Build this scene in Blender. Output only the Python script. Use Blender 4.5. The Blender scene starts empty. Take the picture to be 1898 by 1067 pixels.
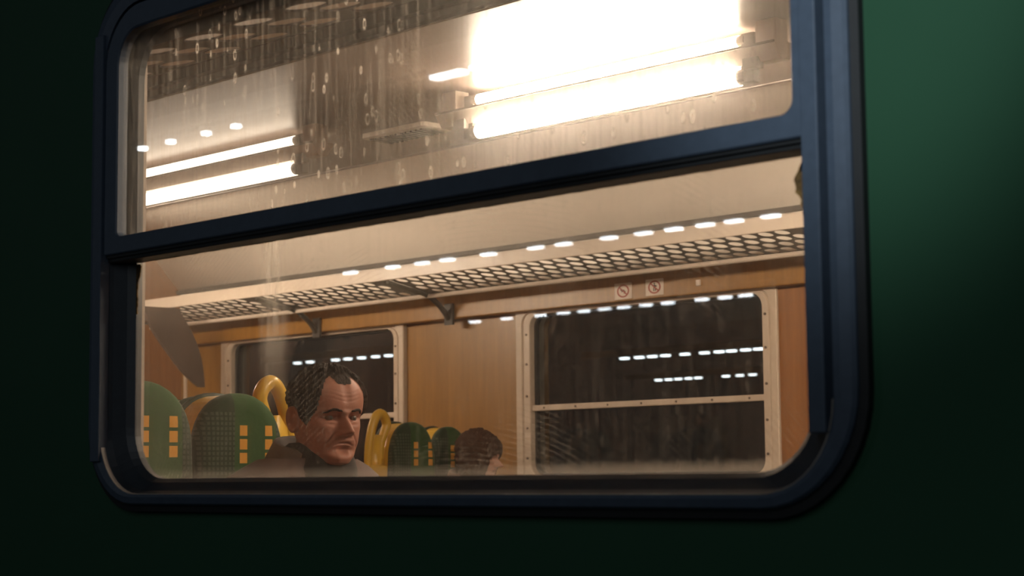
import bpy, bmesh, math, random
import numpy as np
from mathutils import Vector, Matrix, Euler, noise as mnoise

random.seed(7); rng = np.random.default_rng(7)
scene = bpy.context.scene
PI = math.pi

# ------------------------------------------------------------------ camera
# metres; the lens is the origin, X runs along the carriage, Y into it, Z up.
cam_data = bpy.data.cameras.new('camera')
cam = bpy.data.objects.new('camera', cam_data)
scene.collection.objects.link(cam)
p_, y_, r_ = CAM = (math.radians(5.84006771), math.radians(45.6279137), math.radians(-0.57182592))
FW = Vector((-math.sin(y_) * math.cos(p_), math.cos(y_) * math.cos(p_), math.sin(p_)))
_rt = Vector((math.cos(y_), math.sin(y_), 0)); _up = _rt.cross(FW)
RT = _rt * math.cos(r_) + _up * math.sin(r_); UP = -_rt * math.sin(r_) + _up * math.cos(r_)
cam.matrix_world = Matrix(((RT.x, UP.x, -FW.x, 0), (RT.y, UP.y, -FW.y, 0), (RT.z, UP.z, -FW.z, 0), (0, 0, 0, 1)))
cam_data.sensor_width = 36.0
cam_data.lens = 36.0 * 3400 / 1898
cam_data.clip_start = 0.05; cam_data.clip_end = 400
cam_data.dof.use_dof = True
cam_data.dof.focus_distance = 5.0
cam_data.dof.aperture_fstop = 7.0
scene.camera = cam

# ------------------------------------------------------------------ world, exposure, platform floodlight, added fill
world = bpy.data.worlds.new('night'); scene.world = world
world.use_nodes = True
world.node_tree.nodes['Background'].inputs[0].default_value = (0.0045, 0.0062, 0.0085, 1)
world.node_tree.nodes['Background'].inputs[1].default_value = 0.5
vs = scene.view_settings
scene.display_settings.display_device = 'sRGB'
vs.view_transform = 'Standard'; vs.look = 'None'; vs.gamma = 1; vs.exposure = 0.0
vs.use_curve_mapping = False
scene.cycles.use_denoising = True
scene.cycles.max_bounces = 12; scene.cycles.diffuse_bounces = 5; scene.cycles.glossy_bounces = 4
scene.cycles.transparent_max_bounces = 16; scene.cycles.transmission_bounces = 6; scene.cycles.volume_bounces = 1
scene.cycles.caustics_reflective = False; scene.cycles.caustics_refractive = False
scene.cycles.sample_clamp_indirect = 4.0

def spot(name, loc, target, energy, size, blend, radius, color):
    l = bpy.data.lights.new(name, 'SPOT'); l.energy = energy; l.spot_size = size; l.spot_blend = blend
    l.shadow_soft_size = radius; l.color = color
    o = bpy.data.objects.new(name, l); scene.collection.objects.link(o)
    o.location = loc
    o.rotation_euler = (Vector(target) - Vector(loc)).to_track_quat('-Z', 'Y').to_euler()
    return o
spot('platform_floodlight', (-0.1, -1.2, 2.2), (-1.37, 2.0, 0.63), 560, math.radians(12.5), 1.0, 0.12, (0.86, 0.95, 1.0))

al = bpy.data.lights.new('exterior_fill_light', 'AREA'); al.shape = 'RECTANGLE'; al.size = 5.0; al.size_y = .4; al.energy = 50; al.color = (.88, .95, 1.0)  # added unseen fill that lifts the dark coach side and window frame
ao = bpy.data.objects.new('exterior_fill_light', al); scene.collection.objects.link(ao)
ao.location = (.8, -4.2, 3.4); ao.rotation_euler = (Vector((-2.2, 2.0, .2)) - Vector((.8, -4.2, 3.4))).to_track_quat('-Z', 'X').to_euler()

# ------------------------------------------------------------------ tagging helpers
def link(o):
    scene.collection.objects.link(o); return o
def tag(o, label=None, cat=None, group=None, kind=None):
    if label: o['label'] = label
    if cat: o['category'] = cat
    if group: o['group'] = group
    if kind: o['kind'] = kind
    return o
def empty(name, loc=(0, 0, 0), rotz=0.0):
    o = link(bpy.data.objects.new(name, None)); o.location = loc; o.rotation_euler = (0, 0, rotz)
    o.empty_display_size = 0.1
    return o
def build(name, bm, mats, parent=None, smooth=False, normals=True):
    if normals: bmesh.ops.recalc_face_normals(bm, faces=bm.faces)
    me = bpy.data.meshes.new(name); bm.to_mesh(me); bm.free()
    for m in (mats if isinstance(mats, (list, tuple)) else [mats]): me.materials.append(m)
    if smooth:
        for p in me.polygons: p.use_smooth = True
    o = link(bpy.data.objects.new(name, me))
    if parent: o.parent = parent
    return o
def copy_tree(o, parent=None):
    c = o.copy(); scene.collection.objects.link(c)
    if parent: c.parent = parent
    for ch in [x for x in o.children]: copy_tree(ch, c)
    return c

# ------------------------------------------------------------------ shapes
def box(bm, x0, x1, y0, y1, z0, z1, bev=0.0, mi=0):
    v = [bm.verts.new((x, y, z)) for x in (x0, x1) for y in (y0, y1) for z in (z0, z1)]
    fs = [bm.faces.new([v[i] for i in q]) for q in ((0, 1, 3, 2), (4, 6, 7, 5), (0, 4, 5, 1), (2, 3, 7, 6), (0, 2, 6, 4), (1, 5, 7, 3))]
    for f in fs: f.material_index = mi
    if bev:
        es = list({e for f in fs for e in f.edges})
        bmesh.ops.bevel(bm, geom=es, offset=bev, segments=2, profile=0.6, affect='EDGES')
def loft(bm, loops, cap0=False, cap1=False, mi=0, closed=True):
    rows = [[bm.verts.new(p) for p in L] for L in loops]
    n = len(rows[0]); out = []
    for a, b in zip(rows[:-1], rows[1:]):
        for i in range(n if closed else n - 1):
            j = (i + 1) % n
            f = bm.faces.new((a[i], a[j], b[j], b[i])); f.material_index = mi; out.append(f)
    if cap0: f = bm.faces.new(rows[0][::-1]); f.material_index = mi
    if cap1: f = bm.faces.new(rows[-1]); f.material_index = mi
    return rows
def rr(x0, x1, z0, z1, r, y, n=10):
    """rounded rectangle in the X-Z plane; r = radius or (bottom-left, bottom-right, top-right, top-left)"""
    if not isinstance(r, tuple): r = (r,) * 4
    pts = []
    for k, (cx, cz, sx, sz, a0) in enumerate(((x0, z0, 1, 1, PI), (x1, z0, -1, 1, 1.5 * PI), (x1, z1, -1, -1, 0), (x0, z1, 1, -1, .5 * PI))):
        for i in range(n + 1):
            a = a0 + .5 * PI * i / n
            pts.append((cx + sx * r[k] + r[k] * math.cos(a), y, cz + sz * r[k] + r[k] * math.sin(a)))
    return pts
def tube(bm, pts, rad, n=10, cap=True, squash=None, mi=0):
    pts = [Vector(p) for p in pts]; m = len(pts)
    rad = rad if isinstance(rad, (list, tuple)) else [rad] * m
    loops = []; prev = None
    for i, p in enumerate(pts):
        t = (pts[min(i + 1, m - 1)] - pts[max(i - 1, 0)]).normalized()
        if prev is None:
            ref = Vector((0, 0, 1)) if abs(t.z) < .9 else Vector((1, 0, 0))
            nrm = ref.cross(t).normalized()
        else:
            nrm = (prev - t * prev.dot(t)).normalized()
        prev = nrm; b = t.cross(nrm)
        loops.append([p + (nrm * math.cos(2 * PI * k / n) + b * math.sin(2 * PI * k / n)) * rad[i] for k in range(n)])
    loft(bm, loops, cap, cap, mi)
def smooth_path(P, n=6):
    P = [Vector(p) for p in P]; out = []
    for i in range(len(P) - 1):
        a, b, c, d = P[max(i - 1, 0)], P[i], P[i + 1], P[min(i + 2, len(P) - 1)]
        for k in range(n):
            t = k / n
            out.append(.5 * ((2 * b) + (c - a) * t + (2 * a - 5 * b + 4 * c - d) * t * t + (3 * b - a - 3 * c + d) * t ** 3))
    return out + [P[-1]]

# ------------------------------------------------------------------ materials
class N:
    def __init__(self, name):
        self.m = bpy.data.materials.new(name); self.m.use_nodes = True
        self.t = self.m.node_tree; self.t.nodes.clear()
    def n(self, typ, **kw):
        nd = self.t.nodes.new(typ)
        for k, v in kw.items(): setattr(nd, k, v)
        return nd
    def l(self, a, b): self.t.links.new(a, b)
    def math(self, op, a, b=None, c=None, clamp=False):
        nd = self.n('ShaderNodeMath', operation=op, use_clamp=clamp)
        for i, v in enumerate((a, b, c)):
            if v is None: continue
            if isinstance(v, (int, float)): nd.inputs[i].default_value = v
            else: self.l(v, nd.inputs[i])
        return nd.outputs[0]
    def noise(self, vec, scale=5, detail=3, rough=.5, dist=0.0):
        nd = self.n('ShaderNodeTexNoise'); self.l(vec, nd.inputs['Vector'])
        nd.inputs['Scale'].default_value = scale; nd.inputs['Detail'].default_value = detail
        nd.inputs['Roughness'].default_value = rough; nd.inputs['Distortion'].default_value = dist
        return nd.outputs['Fac']
    def coord(self, scale=(1, 1, 1), which='Object', loc=(0, 0, 0), rot=(0, 0, 0)):
        tc = self.n('ShaderNodeTexCoord'); mp = self.n('ShaderNodeMapping')
        self.l(tc.outputs[which], mp.inputs[0]); mp.inputs['Scale'].default_value = scale
        mp.inputs['Location'].default_value = loc; mp.inputs['Rotation'].default_value = rot
        return mp.outputs[0]
    def ramp(self, fac, stops):
        nd = self.n('ShaderNodeValToRGB'); self.l(fac, nd.inputs[0]); e = nd.color_ramp.elements
        while len(e) < len(stops): e.new(.5)
        for i, (p, c) in enumerate(stops):
            e[i].position = p; e[i].color = (*c, 1) if not isinstance(c, (int, float)) else (c, c, c, 1)
        return nd.outputs[0]
    def mix(self, f, a, b):
        nd = self.n('ShaderNodeMix', data_type='RGBA')
        for i, v in ((0, f), (6, a), (7, b)):
            if isinstance(v, (int, float)): nd.inputs[i].default_value = v
            elif isinstance(v, tuple): nd.inputs[i].default_value = (*v, 1)
            else: self.l(v, nd.inputs[i])
        return nd.outputs[2]
    def out(self, sh): o = self.n('ShaderNodeOutputMaterial'); self.l(sh, o.inputs[0]); return self.m
    def principled(self, col, rough=.5, metal=0, bump=None, bstr=.2, bdist=.002, spec=.5, coat=0, sheen=0):
        b = self.n('ShaderNodeBsdfPrincipled')
        if isinstance(col, tuple): b.inputs['Base Color'].default_value = (*col, 1)
        else: self.l(col, b.inputs['Base Color'])
        if isinstance(rough, (int, float)): b.inputs['Roughness'].default_value = rough
        else: self.l(rough, b.inputs['Roughness'])
        b.inputs['Metallic'].default_value = metal
        b.inputs['Specular IOR Level'].default_value = spec
        b.inputs['Coat Weight'].default_value = coat; b.inputs['Coat Roughness'].default_value = .25
        b.inputs['Sheen Weight'].default_value = sheen
        if bump is not None:
            bp = self.n('ShaderNodeBump'); bp.inputs['Strength'].default_value = bstr; bp.inputs['Distance'].default_value = bdist
            self.l(bump, bp.inputs['Height']); self.l(bp.outputs[0], b.inputs['Normal'])
        return self.out(b.outputs[0])
def simple(name, c, rough=.5, metal=0, var=.15, scale=20, bump=.1, **kw):
    k = N(name); v = k.coord(); f = k.noise(v, scale, 4)
    col = k.mix(f, tuple(x * (1 - var) for x in c), tuple(min(1, x * (1 + var)) for x in c))
    return k.principled(col, rough, metal, f, bump, .002, **kw)
def emit(name, c, s):
    k = N(name); e = k.n('ShaderNodeEmission'); e.inputs[0].default_value = (*c, 1); e.inputs[1].default_value = s
    return k.out(e.outputs[0])
def wood(name, dark, mid, light, rough=.38):
    k = N(name); v = k.coord((9, 9, .7)); a = k.noise(v, 3.2, 5, .6, .4)
    v2 = k.coord((60, 60, 1.5)); b = k.noise(v2, 4, 3, .6)
    f = k.math('ADD', k.math('MULTIPLY', a, .75), k.math('MULTIPLY', b, .25))
    col = k.ramp(f, [(.3, dark), (.5, mid), (.72, light)])
    return k.principled(col, rough, 0, b, .05, .001)

M = {}
def green_paint():
    k = N('green_coach_paint'); v = k.coord()
    f = k.noise(v, 3, 3); g = k.noise(v, 260, 2)
    col = k.mix(f, (.022, .068, .037), (.027, .082, .045))
    return k.principled(col, .45, 0, g, .12, .0006, spec=.15)
M['green'] = green_paint()
M['blue'] = simple('blue_grey_frame_paint', (.058, .080, .115), .5, 0, .2, 60, .12)
M['rubber'] = simple('black_rubber', (.010, .011, .012), .6, 0, .3, 30, .1)
M['sill'] = simple('dark_sill_paint', (.020, .026, .034), .5, 0, .3, 40, .1)
M['edge'] = simple('worn_metal_edge', (.34, .31, .28), .5, .2, .5, 25, .1)
M['cream'] = simple('cream_lacquer', (.52, .42, .33), .42, 0, .12, 14, .05)
M['liner'] = simple('dusty_cream_liner', (.40, .32, .26), .6, 0, .3, 30, .15)
M['ceiling'] = simple('ceiling_laminate', (.82, .75, .66), .36, 0, .05, 3, .02)
M['panel'] = simple('darkened_tan_lamp_panel', (.16, .122, .10), .34, 0, .08, 4, .02)  # tan, with dimmer lamp light put into the colour
M['housing'] = simple('lamp_housing', (.55, .47, .39), .5, 0, .15, 18, .1)
M['socket'] = simple('lamp_socket', (.22, .19, .16), .5, 0, .2, 30, .1)
M['tube'] = emit('fluorescent_tube', (1.0, .84, .65), 88)
M['tube_old'] = emit('ageing_fluorescent_tube', (1.0, .84, .66), 7)
M['tube_side'] = emit('fluorescent_tube_plain', (1.0, .84, .65), 150)
M['tube_near'] = emit('fluorescent_tube_near', (1.0, .84, .65), 290)
M['lamp_cold'] = emit('platform_tube', (.86, .95, 1.0), 30)
M['lamp_far'] = emit('distant_platform_tube', (.86, .97, 1.0), 6)
M['lamp_dim'] = emit('dim_bulb', (.75, .9, .85), 1.2)
M['lamp_body'] = simple('platform_lamp_body', (.12, .13, .14), .6)
M['rackmetal'] = simple('dark_rack_metal', (.045, .037, .031), .6, 0, .2, 30, .05)
M['rackplate'] = simple('dark_rack_plate', (.042, .034, .028), .5, .0, .2, 30, .05)
M['lip'] = simple('pale_rack_lip', (.62, .53, .44), .35, 0, .08, 12, .04)
M['wood'] = wood('light_wood_laminate', (.20, .092, .014), (.24, .112, .018), (.285, .138, .026))
M['woodred'] = wood('red_wood_laminate', (.20, .078, .022), (.24, .096, .027), (.275, .116, .035))
M['yellow'] = simple('yellow_plastic', (.66, .40, .035), .3, 0, .10, 20, .05)
M['hull'] = simple('dark_green_shell', (.020, .036, .022), .5, 0, .2, 30, .1)
M['floor'] = simple('grey_lino', (.12, .11, .10), .6, 0, .3, 12, .1)
M['asphalt'] = simple('asphalt', (.05, .05, .05), .9, 0, .4, 30, .2)
M['roofdark'] = simple('canopy_steel', (.02, .022, .025), .8)
M['stickerw'] = simple('sticker_white', (.62, .52, .44), .5, 0, .08, 30, .02)
M['stickerr'] = simple('sticker_red', (.30, .055, .035), .5)
M['stickerk'] = simple('sticker_black', (.03, .025, .022), .5)
M['screw'] = simple('screw_steel', (.12, .09, .07), .45, .6)
M['shoe'] = simple('black_leather', (.012, .011, .010), .4)
M['trouser'] = simple('dark_trousers', (.03, .03, .035), .9, 0, .3, 80, .3)
M['pedestal'] = simple('seat_pedestal', (.06, .06, .06), .5)

def seat_cloth():
    k = N('green_patterned_seat_cloth'); tc = k.n('ShaderNodeTexCoord'); sp = k.n('ShaderNodeSeparateXYZ')
    k.l(tc.outputs['Object'], sp.inputs[0]); Y, Z = sp.outputs[1], sp.outputs[2]
    def band(v, a, b): return k.math('MULTIPLY', k.math('GREATER_THAN', v, a), k.math('LESS_THAN', v, b))
    fz = k.math('FRACT', k.math('DIVIDE', k.math('ADD', Z, .085 + 10 * .036 - .004), .036))
    rows = k.math('MULTIPLY', band(fz, .1, .86), band(Z, -.30, -.083))
    trip = k.math('GREATER_THAN', k.math('FRACT', k.math('DIVIDE', k.math('ADD', Z, .083 + 10 * .16), .16)), .31)
    cols = k.math('ADD', band(Y, -.012, .012), band(Y, .070, .094))
    sq = k.math('MULTIPLY', k.math('MULTIPLY', rows, trip), cols)
    side = k.math('ADD', k.math('LESS_THAN', Y, -.028), k.math('GREATER_THAN', Y, .108))
    cy = k.math('GREATER_THAN', k.math('FRACT', k.math('DIVIDE', Y, .013)), .42)
    cz = k.math('GREATER_THAN', k.math('FRACT', k.math('DIVIDE', Z, .013)), .38)
    chk = k.math('MULTIPLY', k.math('MULTIPLY', side, k.math('MULTIPLY', cy, cz)), k.math('LESS_THAN', Z, -.05))
    nz = k.noise(tc.outputs['Object'], 70, 3); nb = k.noise(tc.outputs['Object'], 9, 2)
    col = k.mix(nz, (.022, .060, .018), (.034, .085, .026))
    col = k.mix(k.math('MULTIPLY', side, .8), col, (.018, .028, .018))
    col = k.mix(k.math('MULTIPLY', chk, .5), col, (.09, .10, .085))
    col = k.mix(sq, col, (.62, .30, .045))
    return k.principled(col, .85, 0, nz, .4, .002, spec=.2, sheen=.1)
M['cloth'] = seat_cloth()

def glass(name, kind):
    """pane: clear glass with dried drips, drop marks and scratches on its outer face"""
    k = N(name); tc = k.n('ShaderNodeTexCoord'); O = tc.outputs['Object']
    sp = k.n('ShaderNodeSeparateXYZ'); k.l(O, sp.inputs[0]); X, Z = sp.outputs[0], sp.outputs[2]
    def mp(s, loc=(0, 0, 0), rot=(0, 0, 0)):
        m = k.n('ShaderNodeMapping'); k.l(O, m.inputs[0]); m.inputs['Scale'].default_value = s
        m.inputs['Location'].default_value = loc; m.inputs['Rotation'].default_value = rot; return m.outputs[0]
    def thr(v, a, b):
        m = k.n('ShaderNodeMapRange', clamp=True); k.l(v, m.inputs[0])
        m.inputs[1].default_value = a; m.inputs[2].default_value = b; return m.outputs[0]
    big = k.noise(mp((1, 1, 1)), 2.3, 3, .55)
    streak = thr(k.noise(mp((34, 1, 1.3)), 3.0, 4, .6, .15), .48, .80)
    fine = thr(k.noise(mp((160, 1, 5)), 2.0, 3, .7), .50, .85)
    grain = thr(k.noise(mp((1, 1, 1)), 160, 3, .7), .45, .8)
    # dried drops
    vo = k.n('ShaderNodeTexVoronoi', feature='F1'); k.l(mp((1, 1, .45)), vo.inputs['Vector']); vo.inputs['Scale'].default_value = 54
    vo.inputs['Randomness'].default_value = 1
    dist = vo.outputs['Distance']
    ring = k.math('MULTIPLY', thr(dist, .14, .20), thr(dist, .30, .22))
    sel = k.math('GREATER_THAN', k.noise(vo.outputs['Position'], 40, 0), .44)
    zone = thr(k.noise(mp((1, 1, .6), (.3, 0, .1)), 3.2, 2), .44, .58)
    drops = k.math('MULTIPLY', k.math('MULTIPLY', ring, sel), zone)
    # wiper-like scratches
    wv = k.n('ShaderNodeTexWave', wave_type='RINGS', rings_direction='Y'); k.l(mp((1, 1, 1), (2.9, 0, .1) if kind == 'upper' else (2.2, 0, .55)), wv.inputs['Vector'])
    wv.inputs['Scale'].default_value = 34; wv.inputs['Distortion'].default_value = 1.6; wv.inputs['Detail'].default_value = 2; wv.inputs['Detail Scale'].default_value = .7
    scr = k.math('MULTIPLY', thr(wv.outputs['Fac'], .965, 1.0), thr(k.noise(mp((1, 1, 1), (1.7, 0, 3.1)), 5, 3), .50, .64))
    f = k.math('MULTIPLY', big, .045 if kind == 'upper' else .010)
    f = k.math('ADD', f, k.math('MULTIPLY', streak, .20 if kind == 'upper' else .03))
    f = k.math('ADD', f, k.math('MULTIPLY', k.math('MULTIPLY', fine, big), .22 if kind == 'upper' else .06))
    f = k.math('ADD', f, k.math('MULTIPLY', k.math('MULTIPLY', grain, big), .06))
    f = k.math('ADD', f, k.math('MULTIPLY', drops, .55 if kind == 'upper' else .05))
    f = k.math('ADD', f, k.math('MULTIPLY', scr, .22))
    # edge grime gathers along the rubber at the pane's foot
    if kind == 'lower':
        foot = thr(k.math('ADD', Z, k.math('MULTIPLY', k.noise(mp((60, 1, 30)), 2, 4, .7), -.03)), .006, -.012)
        f = k.math('ADD', f, k.math('MULTIPLY', foot, .13))
        f = k.math('ADD', f, k.math('MULTIPLY', thr(k.math('ADD', Z, k.math('MULTIPLY', big, .10)), .34, .50), .22))
        smear = k.math('MULTIPLY', thr(k.math('ABSOLUTE', k.math('SUBTRACT', X, -2.70)), .05, .015), thr(k.noise(mp((30, 1, 3)), 3, 4, .65), .30, .62))
        smear = k.math('MULTIPLY', smear, thr(Z, .12, .25))
        f = k.math('ADD', f, k.math('MULTIPLY', smear, .30))
        f = k.math('ADD', f, k.math('MULTIPLY', thr(X, -2.75, -3.12), .05))
    outer = k.math('LESS_THAN', sp.outputs[1], (1.988 if kind == 'upper' else 2.028) + .003)   # the grime sits on the outer face
    f = k.math('MULTIPLY', k.math('MINIMUM', f, .8), outer)
    trans = k.n('ShaderNodeBsdfTransparent'); trans.inputs[0].default_value = (.93, .91, .89, 1)
    tl = k.n('ShaderNodeBsdfTranslucent'); tl.inputs[0].default_value = (.80, .71, .60, 1)
    df = k.n('ShaderNodeBsdfDiffuse'); df.inputs[0].default_value = (.35, .33, .31, 1)
    veil = k.n('ShaderNodeMixShader'); veil.inputs[0].default_value = .25; k.l(tl.outputs[0], veil.inputs[1]); k.l(df.outputs[0], veil.inputs[2])
    a = k.n('ShaderNodeMixShader'); k.l(f, a.inputs[0]); k.l(trans.outputs[0], a.inputs[1]); k.l(veil.outputs[0], a.inputs[2])
    gl = k.n('ShaderNodeBsdfGlossy'); gl.inputs['Roughness'].default_value = .012; gl.inputs[0].default_value = (1, 1, 1, 1)
    fr = k.n('ShaderNodeFresnel'); fr.inputs[0].default_value = 1.5
    b = k.n('ShaderNodeMixShader'); k.l(k.math('ADD', k.math('MULTIPLY', fr.outputs[0], outer), k.math('MULTIPLY', k.math('SUBTRACT', 1.0, outer), .03)), b.inputs[0]); k.l(a.outputs[0], b.inputs[1]); k.l(gl.outputs[0], b.inputs[2])
    m = k.out(b.outputs[0]); haze(k, 8.5 if kind == 'upper' else 2.6); return m
def haze(k, density):
    # grease film: a little light is scattered into a narrow cone round each lamp
    v = k.n('ShaderNodeVolumeScatter'); v.inputs['Color'].default_value = (1, .97, .93, 1)
    v.inputs['Density'].default_value = density; v.inputs['Anisotropy'].default_value = .965
    o = [n for n in k.t.nodes if n.type == 'OUTPUT_MATERIAL'][0]; k.l(v.outputs[0], o.inputs['Volume'])
M['glass_u'] = glass('dirty_glass_upper', 'upper')
M['glass_l'] = glass('dirty_glass_lower', 'lower')
def far_glass():
    k = N('dusty_far_glass'); v = k.coord((3, 1, 1)); f = k.noise(v, 6, 4, .6)
    tc = k.n('ShaderNodeTexCoord'); sp = k.n('ShaderNodeSeparateXYZ'); k.l(tc.outputs['Object'], sp.inputs[0])
    m = k.n('ShaderNodeMapRange', clamp=True); k.l(k.math('ADD', sp.outputs[2], k.math('MULTIPLY', k.noise(k.coord((25, 1, 8)), 3, 4, .7), -.09)), m.inputs[0])
    m.inputs[1].default_value = .02; m.inputs[2].default_value = -.03
    f2 = k.math('ADD', k.math('MULTIPLY', f, .012), k.math('MULTIPLY', m.outputs[0], .35))
    trans = k.n('ShaderNodeBsdfTransparent'); trans.inputs[0].default_value = (.85, .88, .9, 1)
    df = k.n('ShaderNodeBsdfDiffuse'); df.inputs[0].default_value = (.42, .36, .32, 1)
    a = k.n('ShaderNodeMixShader'); k.l(f2, a.inputs[0]); k.l(trans.outputs[0], a.inputs[1]); k.l(df.outputs[0], a.inputs[2])
    gl = k.n('ShaderNodeBsdfGlossy'); gl.inputs['Roughness'].default_value = .03
    fr = k.n('ShaderNodeFresnel'); fr.inputs[0].default_value = 1.22
    b = k.n('ShaderNodeMixShader'); k.l(fr.outputs[0], b.inputs[0]); k.l(a.outputs[0], b.inputs[1]); k.l(gl.outputs[0], b.inputs[2])
    return k.out(b.outputs[0])
M['glass_far'] = far_glass()

# ================================================================== the carriage shell
ZF = -1.0                                    # carriage floor
XA, XB = -9.0, 1.2                           # carriage ends as modelled
YN, YI, YF = 2.0, 2.09, 6.1                  # outer skin, inner lining, far wall
def slab_with_holes(name, mats, y0, y1, x0, x1, z0, z1, holes, kind='structure'):
    bm = bmesh.new()
    for y, mi in ((y0, 0), (y1, 1)):
        es = []
        for L in [[(x0, y, z0), (x1, y, z0), (x1, y, z1), (x0, y, z1)]] + [[(p[0], y, p[2]) for p in h] for h in holes]:
            vs_ = [bm.verts.new(p) for p in L]
            es += [bm.edges.new((vs_[i], vs_[(i + 1) % len(vs_)])) for i in range(len(vs_))]
        g = bmesh.ops.triangle_fill(bm, use_beauty=True, use_dissolve=False, edges=es)
        for f in g['geom']:
            if isinstance(f, bmesh.types.BMFace): f.material_index = mi
    for L in [[(x0, 0, z0), (x1, 0, z0), (x1, 0, z1), (x0, 0, z1)]] + holes:
        loft(bm, [[(p[0], y0, p[2]) for p in L], [(p[0], y1, p[2]) for p in L]], mi=1)
    bmesh.ops.remove_doubles(bm, verts=bm.verts, dist=1e-5)
    o = build(name, bm, mats); o['kind'] = kind
    return o
hole = rr(-3.255, -1.382, -.056, 1.005, .165, 0)
slab_with_holes('wall_near', [M['green'], M['woodred']], YN, YI, XA, XB, -1.6, 1.42, [hole])

# near window -------------------------------------------------------
w1 = empty('window_1', (0, 0, 0)); w1['kind'] = 'structure'
def ring(name, seq, mat, smooth=False, closed=True):
    bm = bmesh.new(); loft(bm, seq, closed=closed); return build(name, bm, mat, w1, smooth)
RO = (.16, .16, .165, .165)
ring('outer_gasket', [rr(-3.262, -1.374, -.062, 1.010, .17, 2.001), rr(-3.262, -1.374, -.062, 1.010, .17, 1.988),
                      rr(-3.249, -1.387, -.050, .998, .16, 1.986), rr(-3.249, -1.387, -.050, .998, .16, 2.01)], M['rubber'])
ring('outer_frame', [rr(-3.2485, -1.3875, -.0495, .997, .16, 2.005), rr(-3.2485, -1.3875, -.0495, .997, .16, 1.982),
                     rr(-3.244, -1.392, -.046, .992, .155, 1.977), rr(-3.226, -1.408, -.034, .972, .14, 1.974),
                     rr(-3.200, -1.421, -.0285, .951, .125, 1.976), rr(-3.198, -1.423, -.0275, .949, .123, 2.0)], M['blue'])
ring('worn_edge', [L_[0:22] for L_ in (rr(-3.1995, -1.4215, -.0288, .9505, .125, 1.9752), rr(-3.1975, -1.4235, -.0274, .9485, .123, 1.9752),
                   rr(-3.1975, -1.4235, -.0274, .9485, .123, 1.985))], M['edge'], closed=False)
ring('reveal', [rr(-3.1972, -1.4238, -.0272, .948, .123, 1.985), rr(-3.190, -1.430, -.022, .942, .12, 1.998),
                rr(-3.165, -1.475, -.006, .915, .11, 2.014), rr(-3.151, -1.489, .0012, .902, .10, 2.026),
                rr(-3.151, -1.489, .0012, .902, .10, 2.04)], M['sill'])
ring('inner_liner', [rr(-3.175, -1.46, -.02, .93, .10, 2.036), rr(-3.224, -1.42, -.045, .965, .10, 2.040), rr(-3.224, -1.42, -.045, .965, .10, 2.094),
                     rr(-3.28, -1.37, -.09, 1.0, .14, 2.098), rr(-3.28, -1.37, -.09, 1.0, .14, 2.08)], M['liner'])
# vertical guide rails that stop short of the lower corners
for x0, x1, z0 in ((-3.224, -3.193, .036), (-1.4575, -1.430, .052)):
    bm = bmesh.new(); box(bm, x0, x1, 1.968, 1.99, z0, .90, .002); build('guide_rail', bm, M['blue'], w1)
# upper sliding sash: frame, glass
ring('upper_sash', [rr(-3.191, -1.4575, .4475, .945, (.004, .004, .12, .12), 1.995), rr(-3.191, -1.4575, .4475, .945, (.004, .004, .12, .12), 1.976),
                    rr(-3.189, -1.459, .4500, .943, (.004, .004, .12, .12), 1.974),
                    rr(-3.150, -1.474, .4805, .901, (.012, .022, .075, .075), 1.974), rr(-3.147, -1.4765, .4825, .897, (.012, .022, .07, .07), 1.977),
                    rr(-3.147, -1.4765, .4825, .897, (.012, .022, .07, .07), 1.998)], M['blue'])
bm = bmesh.new()
box(bm, -3.189, -1.4595, 1.983, 2.03, .4335, .4478, .002); box(bm, -3.189, -1.4595, 1.979, 1.99, .441, .4478, .001)
build('transom_rubber', bm, M['rubber'], w1)
def pane(name, L0, th, mats, parent):
    bm = bmesh.new(); y = L0[0][1]
    r = loft(bm, [L0, [(p[0], y + th, p[2]) for p in L0]], mi=0)
    bm.faces.new(r[0]); bm.faces.new(r[1])
    return build(name, bm, mats, parent)
pane('upper_glass', rr(-3.16, -1.468, .475, .905, (.01, .02, .07, .07), 1.988), .006, M['glass_u'], w1)
pane('lower_glass', rr(-3.160, -1.480, -.008, .440, (.10, .10, .02, .02), 2.028), .006, M['glass_l'], w1)
# rust and old sealant in the lower pane's top corners
def rustmat():
    k = N('rusty_sealant'); v = k.coord(); f = k.noise(v, 60, 4, .7)
    return k.principled(k.ramp(f, [(.3, (.03, .018, .006)), (.55, (.16, .085, .02)), (.75, (.38, .25, .10))]), .8, 0, f, .5, .003)
M['rust'] = rustmat()
bm = bmesh.new()
random.seed(3)
prof = [(z, .006 + .016 * math.exp(-((z - .395) / .022) ** 2) + .006 * random.random()) for z in np.linspace(.425, .30, 22)]
loft(bm, [[(-1.489 - w_, 2.0255, z) for z, w_ in prof], [(-1.484, 2.0255, z) for z, w_ in prof]], closed=False)
prof = [(x, .0012 + .001 * random.random()) for x in np.linspace(-3.14, -1.495, 120)]
loft(bm, [[(x, 2.0262, .4345 - w_) for x, w_ in prof], [(x, 2.0262, .437) for x, w_ in prof]], closed=False)
prof = [(z, .002 + .012 * math.exp(-((z - .42) / .02) ** 2) + .004 * random.random()) for z in np.linspace(.43, .33, 18)]
loft(bm, [[(-3.151 + w_, 2.0255, z) for z, w_ in prof], [(-3.156, 2.0255, z) for z, w_ in prof]], closed=False)
g = bmesh.ops.extrude_face_region(bm, geom=bm.faces[:])
bmesh.ops.translate(bm, verts=[v for v in g['geom'] if isinstance(v, bmesh.types.BMVert)], vec=(0, .0022, 0))
o = build('rusty_sealant', bm, M['rust'], w1); o['label'] = 'rusty brown sealant'

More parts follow.
